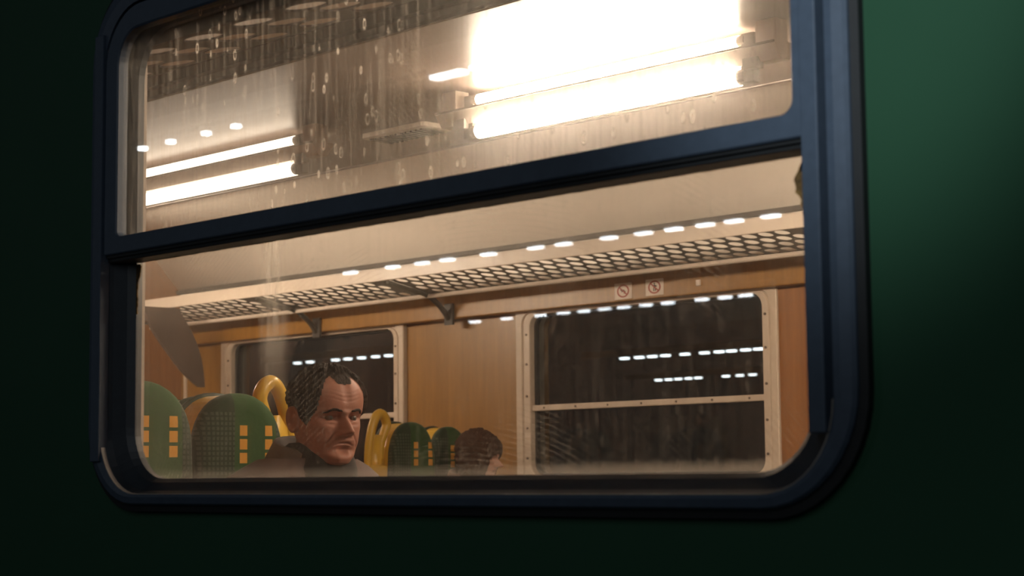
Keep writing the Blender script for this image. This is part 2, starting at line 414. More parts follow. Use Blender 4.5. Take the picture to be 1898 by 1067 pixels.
# ceiling, floor, end wall ------------------------------------------
bm = bmesh.new()
prof = [(2.09, 1.075), (2.19, 1.175), (2.285, 1.272), (2.34, 1.296), (2.43, 1.304), (2.8, 1.309), (3.3, 1.31), (4.05, 1.31), (4.8, 1.31), (5.4, 1.309), (5.76, 1.304), (5.85, 1.296), (5.905, 1.272), (6.0, 1.175), (6.1, 1.070)]
cp = smooth_path([(0, a, b) for a, b in prof], 5)
loft(bm, [[(XA, p.y, p.z) for p in cp], [(XB, p.y, p.z) for p in cp]], closed=False)
g = bmesh.ops.extrude_face_region(bm, geom=bm.faces[:])
bmesh.ops.translate(bm, verts=[v for v in g['geom'] if isinstance(v, bmesh.types.BMVert)], vec=(0, 0, .06))
o = build('ceiling', bm, M['ceiling'], None, True); o['kind'] = 'structure'
bm = bmesh.new(); box(bm, XA, XB, YI, YF, ZF - .08, ZF); o = build('floor', bm, M['floor']); o['kind'] = 'structure'
bm = bmesh.new(); box(bm, XA - .06, XA, YI, YF + .1, ZF, 1.3); o = build('wall_left', bm, M['woodred']); o['kind'] = 'structure'
bm = bmesh.new(); box(bm, XB, XB + .06, YI, YF + .1, ZF, 1.3); o = build('wall_right', bm, M['woodred']); o['kind'] = 'structure'
# lamp panel along the middle of the ceiling, darkened to hold down lamp spill
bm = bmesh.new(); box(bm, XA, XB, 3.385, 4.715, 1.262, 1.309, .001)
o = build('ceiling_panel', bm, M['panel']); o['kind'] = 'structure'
# seams between ceiling panels
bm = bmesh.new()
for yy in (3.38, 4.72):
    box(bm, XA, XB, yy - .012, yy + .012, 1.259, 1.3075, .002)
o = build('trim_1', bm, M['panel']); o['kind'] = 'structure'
bm = bmesh.new(); box(bm, XA, XB, 6.055, 6.1, 1.072, 1.094, .004); o = build('trim_2', bm, M['rackmetal']); o['kind'] = 'structure'

# far wall with its windows -----------------------------------------
farw = [(-6.115, -4.705), (-8.500, -7.060), (-3.75, -2.34), (-1.38, .03)]
holes = [rr(a, b, -.02, .766, .075, 0) for a, b in farw]
slab_with_holes('wall_far', [M['wood'], M['wood']], YF, YF + .12, XA, XB, ZF, 1.09, holes)
bm = bmesh.new(); box(bm, XA, XB, 6.035, 6.1, .766, .905, .006)
o = build('trim_3', bm, M['wood']); o['kind'] = 'structure'
bm = bmesh.new(); box(bm, XA, XB, 6.086, 6.1, .906, 1.073, .001)
o = build('upper_wall_panel', bm, M['ceiling']); o['kind'] = 'structure'
bm = bmesh.new(); box(bm, -4.652, -3.83, 6.088, 6.1, ZF, .766, .001)
o = build('wall_panel', bm, M['woodred']); o['kind'] = 'structure'
bm = bmesh.new(); box(bm, -8.962, -8.94, 6.088, 6.1, ZF, .766, .002)
o = build('trim_4', bm, M['cream']); o['kind'] = 'structure'
for wi, (a, b) in enumerate(farw):
    w = empty('window_%d' % (wi + 2)); w['kind'] = 'structure'
    bm = bmesh.new()
    A, B = a - .075, b + .06
    loft(bm, [rr(A, B, -.10, .782, .02, 6.10), rr(A, B, -.10, .782, .02, 6.078), rr(A + .004, B - .004, -.096, .778, .02, 6.074),
              rr(a - .032, b + .028, -.05, .766, .06, 6.072), rr(a - .028, b + .024, -.046, .762, .06, 6.080),
              rr(a - .022, b + .020, -.04, .759, .07, 6.080), rr(a - .018, b + .016, -.036, .757, .07, 6.074),
              rr(a + .018, b - .016, -.002, .753, .06, 6.076), rr(a + .020, b - .018, .0, .751, .058, 6.082), rr(a + .020, b - .018, .0, .751, .058, 6.17)])
    build('frame', bm, M['cream'], w)
    bm = bmesh.new()
    loft(bm, [rr(a + .019, b - .017, -.001, .752, .058, 6.105), rr(a + .030, b - .028, .010, .742, .05, 6.108), rr(a + .030, b - .028, .010, .742, .05, 6.13)])
    build('seal', bm, M['rubber'], w)
    bm = bmesh.new(); box(bm, a + .02, b - .018, 6.086, 6.15, .300, .327, .004); build('crossbar', bm, M['cream'], w)
    L = rr(a + .015, b - .013, -.004, .756, .058, 6.125)
    bm = bmesh.new(); loft(bm, [L, [(p[0], p[1] + .006, p[2]) for p in L]], True, True); build('glass', bm, M['glass_far'], w)
    if wi < 2:
        bm = bmesh.new()
        for x in (a - .001, b + .001):
            for z in (.08, .22, .37, .52, .66):
                tube(bm, [(x, 6.076, z), (x, 6.070, z)], .006, 8)
        for x in np.linspace(a + .1, b - .1, 7): tube(bm, [(x, 6.088, .3135), (x, 6.083, .3135)], .005, 8)
        build('screws', bm, M['screw'], w)

# ================================================================== luggage racks
def perforated(x0, x1, s, rows, pitch, r, th, edge, nseg=14, ry=None, stag=.5):
    ry = ry or r
    """plate in local u (X) and v (depth, from the front edge); staggered round holes"""
    bm = bmesh.new(); W = edge + rows * pitch + edge
    v = edge
    def quad(a, b, c, d): bm.faces.new([bm.verts.new((p[0], p[1], 0)) for p in (a, b, c, d)])
    quad((x0, 0), (x1, 0), (x1, edge), (x0, edge)); quad((x0, W - edge), (x1, W - edge), (x1, W), (x0, W))
    for k in range(rows):
        va, vb = edge + k * pitch, edge + (k + 1) * pitch; vc = (va + vb) / 2
        off = (k * stag % 1.0) * s
        n = int((x1 - x0 - .02) // s) - 1; u = x0 + .01 + off
        quad((x0, va), (u, va), (u, vb), (x0, vb))
        for i in range(n):
            uc = u + s / 2
            # ring of quads from circle to cell rectangle
            C, R = [], []
            for q in range(nseg):
                a = 2 * PI * q / nseg; c_, s_ = math.cos(a), math.sin(a)
                C.append(bm.verts.new((uc + r * c_, vc + ry * s_, 0)))
                kx = (s / 2) / max(abs(c_), 1e-6); ky = (pitch / 2) / max(abs(s_), 1e-6); kk = min(kx, ky)
                R.append(bm.verts.new((uc + kk * c_, vc + kk * s_, 0)))
            cr = {}
            for q in range(nseg):
                q2 = (q + 1) % nseg
                a1, a2 = 2 * PI * q / nseg, 2 * PI * (q + 1) / nseg
                # corner of the rectangle between the two rays?
                extra = []
                for sx, sy in ((1, 1), (-1, 1), (-1, -1), (1, -1)):
                    ca = math.atan2(sy * pitch / 2, sx * s / 2) % (2 * PI)
                    if a1 + 1e-6 < ca < a2 - 1e-6: extra.append(bm.verts.new((uc + sx * s / 2, vc + sy * pitch / 2, 0)))
                bm.faces.new([C[q], R[q]] + extra + [R[q2], C[q2]])
            u += s
        quad((u, va), (x1, va), (x1, vb), (u, vb))
    bmesh.ops.remove_doubles(bm, verts=bm.verts, dist=1e-5)
    bmesh.ops.recalc_face_normals(bm, faces=bm.faces)
    g = bmesh.ops.extrude_face_region(bm, geom=bm.faces[:])
    bmesh.ops.translate(bm, verts=[q for q in g['geom'] if isinstance(q, bmesh.types.BMVert)], vec=(0, 0, th))
    return bm, W
def place(o, front, tilt, flip):
    """front edge at (Y, Z); depth axis runs towards the wall, dropping by tilt"""
    sgn = -1 if flip else 1
    c, s = math.cos(tilt), math.sin(tilt)
    o.matrix_basis = Matrix(((1, 0, 0, 0), (0, sgn * c, -sgn * -s, front[0]), (0, -s, c, front[1]), (0, 0, 0, 1)))
# far rack
fr = empty('luggage_rack', (-6.4, 5.9, .9)); tag(fr, 'long luggage rack with small oval holes above the far windows', 'luggage rack', 'luggage racks')
def to_parent(o, root):
    m = o.matrix_basis.copy(); o.parent = root; o.matrix_parent_inverse = Matrix.Translation(root.location).inverted(); o.matrix_basis = m
for k, (a, b) in enumerate(((-8.98, -7.66), (-7.62, -6.62), (-6.58, -4.10), (-4.06, -2.0))):
    bm, W = perforated(a, b, .080, 4, .066, .0325, .004, .004)
    o = build('perforated_shelf', bm, M['rackplate']); place(o, (5.622, .9285), math.radians(11), False); to_parent(o, fr)
bm = bmesh.new(); box(bm, -9.0, -1.9, 5.612, 5.624, .926, .984, .004); box(bm, -9.0, -1.9, 5.612, 5.65, .980, .986, .002)
o = build('front_lip', bm, M['lip']); to_parent(o, fr)
bm = bmesh.new(); tube(bm, [(-9.0, 5.886, .868), (-1.9, 5.886, .868)], .011, 10); o = build('back_rail', bm, M['lip']); to_parent(o, fr)
for bx in (-7.64, -6.60, -4.08):
    bm = bmesh.new()
    tube(bm, smooth_path([(bx, 5.63, .921), (bx, 5.78, .893), (bx, 5.885, .872), (bx, 5.97, .82), (bx, 6.02, .765)], 5), [.010] * 6 + [.014] * 15, 8)
    box(bm, bx - .03, bx + .03, 6.018, 6.034, .735, .84, .003)
    o = build('bracket', bm, M['rackmetal']); to_parent(o, fr)
# curved grey-brown plate below the rack, near the partition
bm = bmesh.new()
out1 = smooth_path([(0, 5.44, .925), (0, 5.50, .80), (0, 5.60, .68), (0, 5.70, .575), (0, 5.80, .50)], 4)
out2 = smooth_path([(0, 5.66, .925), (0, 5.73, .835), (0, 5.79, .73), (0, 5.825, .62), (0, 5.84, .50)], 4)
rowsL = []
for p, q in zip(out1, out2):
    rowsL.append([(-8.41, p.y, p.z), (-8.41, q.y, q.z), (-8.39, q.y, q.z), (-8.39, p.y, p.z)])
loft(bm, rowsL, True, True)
M['curvedplate'] = simple('grey_brown_plate', (.085, .056, .044), .6, 0, .35, 8, .1)
o = build('curved_plate', bm, M['curvedplate']); to_parent(o, fr)
# near rack
nr = empty('luggage_rack', (-3.2, 2.3, .9)); tag(nr, 'dark luggage rack with large round holes above the near window', 'luggage rack', 'luggage racks')
for a, b in ((-4.2275, -2.05), (-2.01, -.4)):
    bm, W = perforated(a + .02, b, .171, 3, .077, .051, .004, .0165, 24, .035, -.06)
    o = build('perforated_shelf', bm, M['rackplate']); place(o, (2.36, .9387), math.radians(8.5), True); to_parent(o, nr)
bm = bmesh.new()
box(bm, -4.3, -.4, 2.35, 2.475, .935, .943, .002); box(bm, -4.3, -.4, 2.470, 2.476, .928, .985, .001); box(bm, -4.3, -.4, 2.41, 2.425, .9265, .936, .002)
o = build('front_lip', bm, M['rackmetal']); to_parent(o, nr)
bm = bmesh.new(); box(bm, -4.3, -.4, 2.0925, 2.104, .8985, .99, .001); o = build('wall_rail', bm, M['rackmetal']); to_parent(o, nr)
bm = bmesh.new()
box(bm, -3.93, -3.90, 2.10, 2.48, .885, .93, .003); box(bm, -3.96, -3.87, 2.44, 2.485, .90, .926, .003)
o = build('bracket', bm, M['rackmetal']); to_parent(o, nr)

# ================================================================== ceiling lights
def ceiling_light():
    """a slim bar hung below the ceiling with one tube above it and one below"""
    r = empty('ceiling_light', (0, 0, 0)); L = .70
    bm = bmesh.new()
    prof_ = [(-.044, -.067), (-.049, -.070), (-.047, -.076), (-.020, -.116), (.020, -.116), (.047, -.076), (.049, -.070), (.044, -.067)]
    loft(bm, [[(-L, a, b) for a, b in prof_], [(L, a, b) for a, b in prof_]], True, True)
    for e in (-1, 1):
        box(bm, e * .655 - .035, e * .655 + .035, -.03, .03, -.070, .0, .004)
    build('housing', bm, M['housing'], r)
    bm = bmesh.new(); box(bm, -L, L, -.0515, -.044, -.0755, -.0685, .001)
    build('edge_strip', bm, M['socket'], r)
    for z, rad in ((-.144, .024), (-.040, .018)):
        bm = bmesh.new(); tube(bm, [(-.54, 0, z), (.54, 0, z)], rad, 16)
        tb = build('tube', bm, M['tube'], r, True)
        for e in (-1, 1):
            bm = bmesh.new()
            tube(bm, [(e * .540, 0, z), (e * .566, 0, z)], rad * .94, 14)
            if z < -.1:
                box(bm, min(e * .555, e * .60), max(e * .555, e * .60), -.015, .015, -.166, -.112, .004)
                box(bm, min(e * .575, e * .63), max(e * .575, e * .63), -.035, -.005, -.134, -.10, .004)
            else: box(bm, min(e * .555, e * .60), max(e * .555, e * .60), -.012, .012, -.068, -.022, .003)
            build('end_socket', bm, M['socket'], tb)
    return r
cl = ceiling_light()
spots = [(-3.745, 'bright bare fluorescent ceiling light in the right half of the upper pane'),
         (-5.80, 'bare fluorescent ceiling light cut off by the left edge of the upper pane'),
         (-7.85, 'bare fluorescent ceiling light farthest along the carriage'),
         (-1.69, 'bare fluorescent ceiling light hidden behind the right window frame')]
for i, (x, lb) in enumerate(spots):
    o = cl if i == 0 else copy_tree(cl)
    o.location = (x, 4.05, 1.2615)
    if i:
        for ch in o.children:
            if ch.name.startswith('tube'):
                ch.data = ch.data.copy(); ch.data.materials[0] = M['tube_old'] if i == 1 else M['tube_side'] if i == 2 else M['tube_near']
    tag(o, lb, 'ceiling light', 'fluorescent ceiling lights')
# vent between them
vt = empty('ceiling_vent', (-5.0, 4.36, 1.2615)); tag(vt, 'slotted metal ceiling vent between the two fluorescent lights', 'vent')
bm = bmesh.new(); loft(bm, [[(p[0], p[2] + 0, -.0) for p in rr(-.175, .175, -.075, .075, .02, 0)], [(p[0], p[2], -.016) for p in rr(-.175, .175, -.075, .075, .02, 0)],
                            [(p[0], p[2], -.020) for p in rr(-.168, .168, -.068, .068, .02, 0)]], False, True)
build('plate', bm, M['housing'], vt)
bm = bmesh.new()
for i in range(11):
    x = -.14 + i * .028
    box(bm, x - .006, x + .006, -.055, .055, -.026, -.0195, .002)
build('louvres', bm, M['rackmetal'], vt)

# ================================================================== pictogram stickers and fixings on the strip above the window
def sticker(x, z, kind, label):
    r = empty('prohibition_sign', (x, 6.0345, z)); tag(r, label, 'sign', 'pictogram stickers')
    bm = bmesh.new(); L = rr(-.052, .052, -.036, .036, .004, 0)
    loft(bm, [L, [(p[0], -.0012, p[2]) for p in L]], False, True); st = build('sticker', bm, M['stickerw'], r)
    bm = bmesh.new()
    def circ(rad, y): return [(rad * 1.25 * math.cos(2 * PI * k / 28), y, rad * math.sin(2 * PI * k / 28)) for k in range(28)]
    loft(bm, [circ(.029, -.0014), circ(.029, -.0020), circ(.0225, -.0020), circ(.0225, -.0014)])
    a = Vector((-.026, 0, .020)); b = Vector((.026, 0, -.020)); n_ = Vector((.020, 0, .026)).normalized() * .0032
    loft(bm, [[(a - n_)[:], (b - n_)[:], (b + n_)[:], (a + n_)[:]], [(p[0], -.0020, p[2]) for p in (a - n_, b - n_, b + n_, a + n_)]], False, True)
    bmesh.ops.translate(bm, verts=[v for v in bm.verts if v.co.y == 0], vec=(0, -.0012, 0))
    build('ring', bm, M['stickerr'], st)
    bm = bmesh.new()
    if kind == 'hand':
        box(bm, -.010, .008, -.0018, -.0012, -.004, .006, .0); box(bm, .004, .014, -.0018, -.0012, -.012, .000, .0); box(bm, -.016, -.006, -.0018, -.0012, .002, .010, 0)
    else:
        tube(bm, [(0, -.0014, .0150), (0, -.0018, .0150)], .0042, 10); box(bm, -.005, .005, -.0018, -.0012, -.004, .010); box(bm, -.007, -.002, -.0018, -.0012, -.018, -.003); box(bm, .002, .008, -.0018, -.0012, -.017, -.003); box(bm, .004, .013, -.0018, -.0012, .001, .007)
    build('figure', bm, M['stickerk'], st)
sticker(-5.46, .812, 'hand', 'square white no-leaning pictogram sticker, left of the two above the far window')
sticker(-5.275, .815, 'man', 'square white prohibition sticker with a standing figure, right of the two above the far window')
bm = bmesh.new(); box(bm, -5.035, -5.012, 6.026, 6.036, .800, .826, .003)
tag(build('wall_tag', bm, M['stickerw']), 'tiny white tag on the wood strip right of the two stickers', 'tag')

# ================================================================== seats
def arch(w, h, top, n=18, e=2.3):
    """outline of a seat back: straight sides, round head; list of (y, z), z=0 at the top"""
    pts = []
    for i in range(n + 1):
        a = PI * i / n
        c, s = math.cos(a), math.sin(a)
        pts.append((-w * math.copysign(abs(c) ** (2 / e), c), -top + top * abs(s) ** (2 / e)))
    pts = [(-w * 1.22, -h), (-w * 1.12, -h * .6), (-w * 1.02, -top - .06)] + pts + [(w * 1.02, -top - .06), (w * 1.12, -h * .6), (w * 1.22, -h)]
    return pts
def make_seat(handle_side=0, width=.142, rear=True):
    r = empty('passenger_seat', (0, 0, 0))
    H = 1.23
    def slab(name, prof, mat, zoff=0, smooth=True):
        bm = bmesh.new(); loops = []
        for x, sc, dz in prof:
            loops.append([(x, y * sc, (z + .3) * (1 - (1 - sc) * .35) - .3 + dz) for y, z in arch(width, .80, .17)])
        loft(bm, loops, True, True)
        o = build(name, bm, mat, r, smooth); o.location = (0, 0, H + zoff); return o
    slab('back_cushion', [(-.006, .985, 0), (.010, 1.0, 0), (.022, .985, -.003), (.034, .93, -.010), (.040, .80, -.03)], M['cloth'])
    slab('shell', [(-.006, .99, -.002), (-.02, 1.0, -.004), (-.085, 1.0, -.004), (-.09, .98, -.006)], M['yellow'], 0, False)
    slab('rear_panel', [(-.086, 1.0, .002), (-.098, 1.015, .004), (-.11, 1.0, .002), (-.122, .9, -.02)], M['hull'])
    bm = bmesh.new(); box(bm, -.02, .42, -.20, .20, .28, .385, .03); build('seat_cushion', bm, M['cloth'], r, False)
    bm = bmesh.new(); box(bm, .02, .30, -.12, .12, 0.0, .05, .01); box(bm, .08, .22, -.05, .05, .05, .30, .01); build('pedestal', bm, M['pedestal'], r)
    if handle_side:
        s = handle_side
        bm = bmesh.new()
        P = [(-.03, -.205, -.22), (-.03, -.203, -.13), (-.03, -.190, -.05), (-.03, -.168, .010), (-.03, -.142, .034), (-.03, -.116, .020), (-.03, -.104, -.012), (-.03, -.118, -.050), (-.03, -.135, -.09), (-.03, -.14, -.16)]
        P = [(x, -s * y if s > 0 else y, z + H) for x, y, z in P]
        sp_ = smooth_path(P, 6); m = len(sp_)
        tube(bm, sp_, [.0165 + .004 * math.sin(PI * i / m) for i in range(m)], 12)
        # the web that joins bar and shell
        pl = [(-.2, -.30), (-.2, -.16), (-.185, -.09), (-.16, -.055), (-.13, -.06), (-.125, -.30)]
        A = [(-.045, (-s if s > 0 else 1) * y, z + H) for y, z in pl]; B = [(-.015, y, z) for _, y, z in A]
        loft(bm, [A, B], True, True)
        hd = build('handle', bm, M['yellow'], r, True)
        bm = bmesh.new(); y0, y1 = sorted(((-s if s > 0 else 1) * -.228, (-s if s > 0 else 1) * -.135))
        box(bm, -.075, .012, y0, y1, H - .50, H - .183, .006); build('handle_base', bm, M['yellow'], hd)
    return r
seats = [((-3.80, 2.445, ZF + .008), 0, .150, 'green patterned seat nearest the window glass at the left edge of the lower pane'),
         ((-4.00, 2.880, ZF - .005), 1, .142, 'green patterned seat with a yellow grab handle directly behind the man'),
         ((-5.90, 5.155, ZF + .002), -1, .120, 'green patterned seat beside the tall yellow grab handle, right of the man'),
         ((-6.20, 5.640, ZF - .004), 0, .112, 'green patterned seat directly behind the woman by the far window')]
for loc, hs, w_, lb in seats:
    o = make_seat(hs, w_); o.location = loc; tag(o, lb, 'seat', 'carriage seats')
# the seats they stand back to back with
for loc, w_, lb in (((-4.255, 2.880, ZF - .012), .142, 'dark green seat shell facing away, back to back with the seat behind the man'),
                    ((-6.455, 5.640, ZF - .008), .112, 'dark green seat shell facing away, back to back with the seat behind the woman')):
    o = make_seat(0, w_); o.location = loc; o.rotation_euler = (0, 0, PI); tag(o, lb, 'seat', 'carriage seats')

# ================================================================== people
def ip(t, tab):
    """smooth interpolation of a table [(t, v), ...]"""
    xs = np.array([a for a, _ in tab]); ys = np.array([b for _, b in tab])
    d = np.gradient(ys, xs)
    i = np.clip(np.searchsorted(xs, t) - 1, 0, len(xs) - 2)
    h = xs[i + 1] - xs[i]; u = (t - xs[i]) / h
    return ((2 * u ** 3 - 3 * u ** 2 + 1) * ys[i] + (u ** 3 - 2 * u ** 2 + u) * h * d[i] + (-2 * u ** 3 + 3 * u ** 2) * ys[i + 1] + (u ** 3 - u ** 2) * h * d[i + 1])
def G(v, c, s): return np.exp(-((v - c) / s) ** 2)
def head_mesh(age=1.0, fem=0.0, nt=110, nph=120):
    """head in units of its own height: x forward, y left, z up, chin at -.5, crown at +.5"""
    t = np.linspace(0, 1, nt); t = t - .035 * np.sin(2 * PI * t) / PI      # denser at the ends
    th = np.linspace(0, 2 * PI, nph, endpoint=False); ph = th - .42 * np.sin(th)
    T, P = np.meshgrid(t, ph, indexing='ij')
    rf = ip(T, [(0, .20), (.03, .345), (.07, .385), (.11, .390), (.16, .368), (.2, .372), (.25, .385), (.3, .385), (.36, .372), (.45, .365), (.5, .352), (.56, .392), (.6, .402), (.68, .405), (.77, .385), (.85, .325), (.92, .235), (.97, .135), (1, .0)])
    rb = ip(T, [(0, .10), (.08, .13), (.18, .20), (.28, .30), (.38, .37), (.5, .42), (.62, .45), (.72, .445), (.82, .40), (.9, .31), (.96, .19), (1, 0)])
    w = ip(T, [(0, .10), (.03, .155), (.07, .19), (.13, .225 + .02 * age), (.2, .262 + .012 * age), (.28, .285 + .008 * age), (.38, .308), (.48, .318), (.58, .328), (.68, .335), (.77, .322), (.85, .275), (.92, .20), (.97, .115), (1, 0)])
    c, s = np.cos(P), np.sin(P)
    e = 2 / 2.35
    cc = np.sign(c) * np.abs(c) ** e; ss = np.sign(s) * np.abs(s) ** e
    X = np.where(c > 0, rf, rb) * cc; Y = w * ss; Z = T.copy()
    F = np.clip(c, 0, 1) ** .6
    a = np.abs(Y)
    D = np.zeros_like(X)
    # nose
    br = ip(T, [(0, 0), (.295, 0), (.318, .020), (.338, .105), (.362, .160), (.395, .150), (.45, .110), (.5, .070), (.54, .034), (.58, .012), (.62, 0), (1, 0)])
    nw = ip(T, [(0, .05), (.34, .058), (.4, .052), (.47, .040), (.54, .038), (1, .05)])
    D += br * np.exp(-np.abs(Y / nw) ** 2.4)
    D += .060 * G(a, .066, .028) * G(T, .345, .026)                     # wings of the nose
    D -= .020 * G(a, .030, .012) * G(T, .326, .010)                     # nostrils
    # eye sockets, lids, brows
    D -= .074 * np.exp(-(((a - .135) / .085) ** 2 + ((T - .502) / .050) ** 2))
    D += .034 * np.exp(-(((a - .140) / .060) ** 2 + ((T - .497) / .026) ** 2))
    D -= .014 * np.exp(-(((a - .140) / .056) ** 2 + ((T - .494) / .008) ** 2)) # lid line
    D += .010 * np.exp(-(((a - .140) / .062) ** 2 + ((T - .516) / .010) ** 2))
    D += .040 * np.exp(-(((a - .138) / .060) ** 2 + ((T - .527) / .013) ** 2)) + .024 * np.exp(-(((a - .138) / .056) ** 2 + ((T - .466) / .011) ** 2))
    D += .018 * G(a, 0, .055) * G(T, .372, .026)
    D += .026 * np.exp(-(((a - .125) / .10) ** 2 + ((T - .560 - .05 * (a - .1)) / .022) ** 2))
    D -= .010 * G(Y, 0, .03) * G(T, .585, .03) * age
    # eye bags, cheek folds, forehead lines
    D += .012 * np.exp(-(((a - .135) / .055) ** 2 + ((T - .452) / .016) ** 2)) * age
    D -= .010 * np.exp(-(((a - .135) / .065) ** 2 + ((T - .430) / .010) ** 2)) * age
    fold = .095 + .60 * (.36 - T)
    D -= .022 * age * np.exp(-((a - np.clip(fold, .085, .17)) / .012) ** 2) * ((T > .19) & (T < .37)) * np.clip((.375 - T) / .03, 0, 1) * np.clip((T - .185) / .03, 0, 1)
    D += .022 * np.exp(-(((a - .205) / .07) ** 2 + ((T - .405) / .06) ** 2))
    D += .006 * age * np.exp(-(((a - .19) / .05) ** 2 + ((T - .22) / .07) ** 2))    # jowl
    for q in (.665, .705, .745): D -= .004 * age * G(T + .02 * np.cos(Y * 14), q + .02, .006) * G(Y, 0, .2)
    # mouth and chin
    D += .020 * np.exp(-((Y / .095) ** 2 + ((T - .272) / .016) ** 2)) + .024 * np.exp(-((Y / .085) ** 2 + ((T - .228) / .018) ** 2))
    mz = .249 - .030 * (a / .11) ** 2 * age
    D -= .034 * np.exp(-((T - mz) / .0075) ** 2) * np.clip((.118 - a) / .03, 0, 1)
    D -= .012 * G(Y, 0, .022) * G(T, .31, .02)
    D -= .020 * np.exp(-((Y / .11) ** 2 + ((T - .178) / .022) ** 2))
    D += .022 * np.exp(-((Y / .09) ** 2 + ((T - .105) / .045) ** 2))
    D -= .006 * age * np.exp(-((a - .09) / .012) ** 2) * G(T, .15, .05)
    X = X + D * F
    return np.stack([X, Y, Z - .5], -1), T, P
def grid_faces(nt, nph):
    fs = []
    for i in range(nt - 1):
        for j in range(nph):
            k = (j + 1) % nph
            fs.append((i * nph + j, i * nph + k, (i + 1) * nph + k, (i + 1) * nph + j))
    return fs
def ear(bm, side, Hh):
    """a shell-shaped ear with a rolled rim"""
    n, m = 22, 8; base = Vector((-.075, side * .322, -.055))
    loops = []
    for i in range(m):
        u = i / (m - 1)
        L = []
        for k in range(n):
            a = 2 * PI * k / n
            ex, ez = .072 * (1 + .15 * math.sin(a)), .135
            rr_ = (1.0, 1.08, 1.06, .96, .80, .62, .42, .12)[i]
            off = (-.02, .018, .036, .038, .022, .010, .006, .010)[i]
            px_ = ex * rr_ * math.cos(a) - .25 * ez * rr_ * math.sin(a) * .35
            pz_ = ez * rr_ * math.sin(a) * (1 if math.sin(a) > 0 else .88)
            L.append(((base.x + px_) * Hh, (base.y + side * (off - .35 * px_)) * Hh, (base.z + pz_) * Hh))
        loops.append(L)
    loft(bm, loops, True, True)
def skin_mesh(verts, edges, radii, root=0, sub=2):
    """grow one continuous surface over a skeleton"""
    me = bpy.data.meshes.new('skel'); me.from_pydata([Vector(v) for v in verts], edges, []); me.update()
    o = link(bpy.data.objects.new('skel', me))
    sk = o.modifiers.new('s', 'SKIN'); 
    for i, v in enumerate(me.skin_vertices[0].data):
        r_ = radii[i]; v.radius = (r_, r_) if not isinstance(r_, tuple) else r_; v.use_root = (i == root)
    sk.branch_smoothing = .6
    ss_ = o.modifiers.new('u', 'SUBSURF'); ss_.levels = sub; ss_.render_levels = sub
    dg = bpy.context.evaluated_depsgraph_get(); ev = o.evaluated_get(dg)
    em = bpy.data.meshes.new_from_object(ev)
    bpy.data.objects.remove(o); bpy.data.meshes.remove(me)
    return em
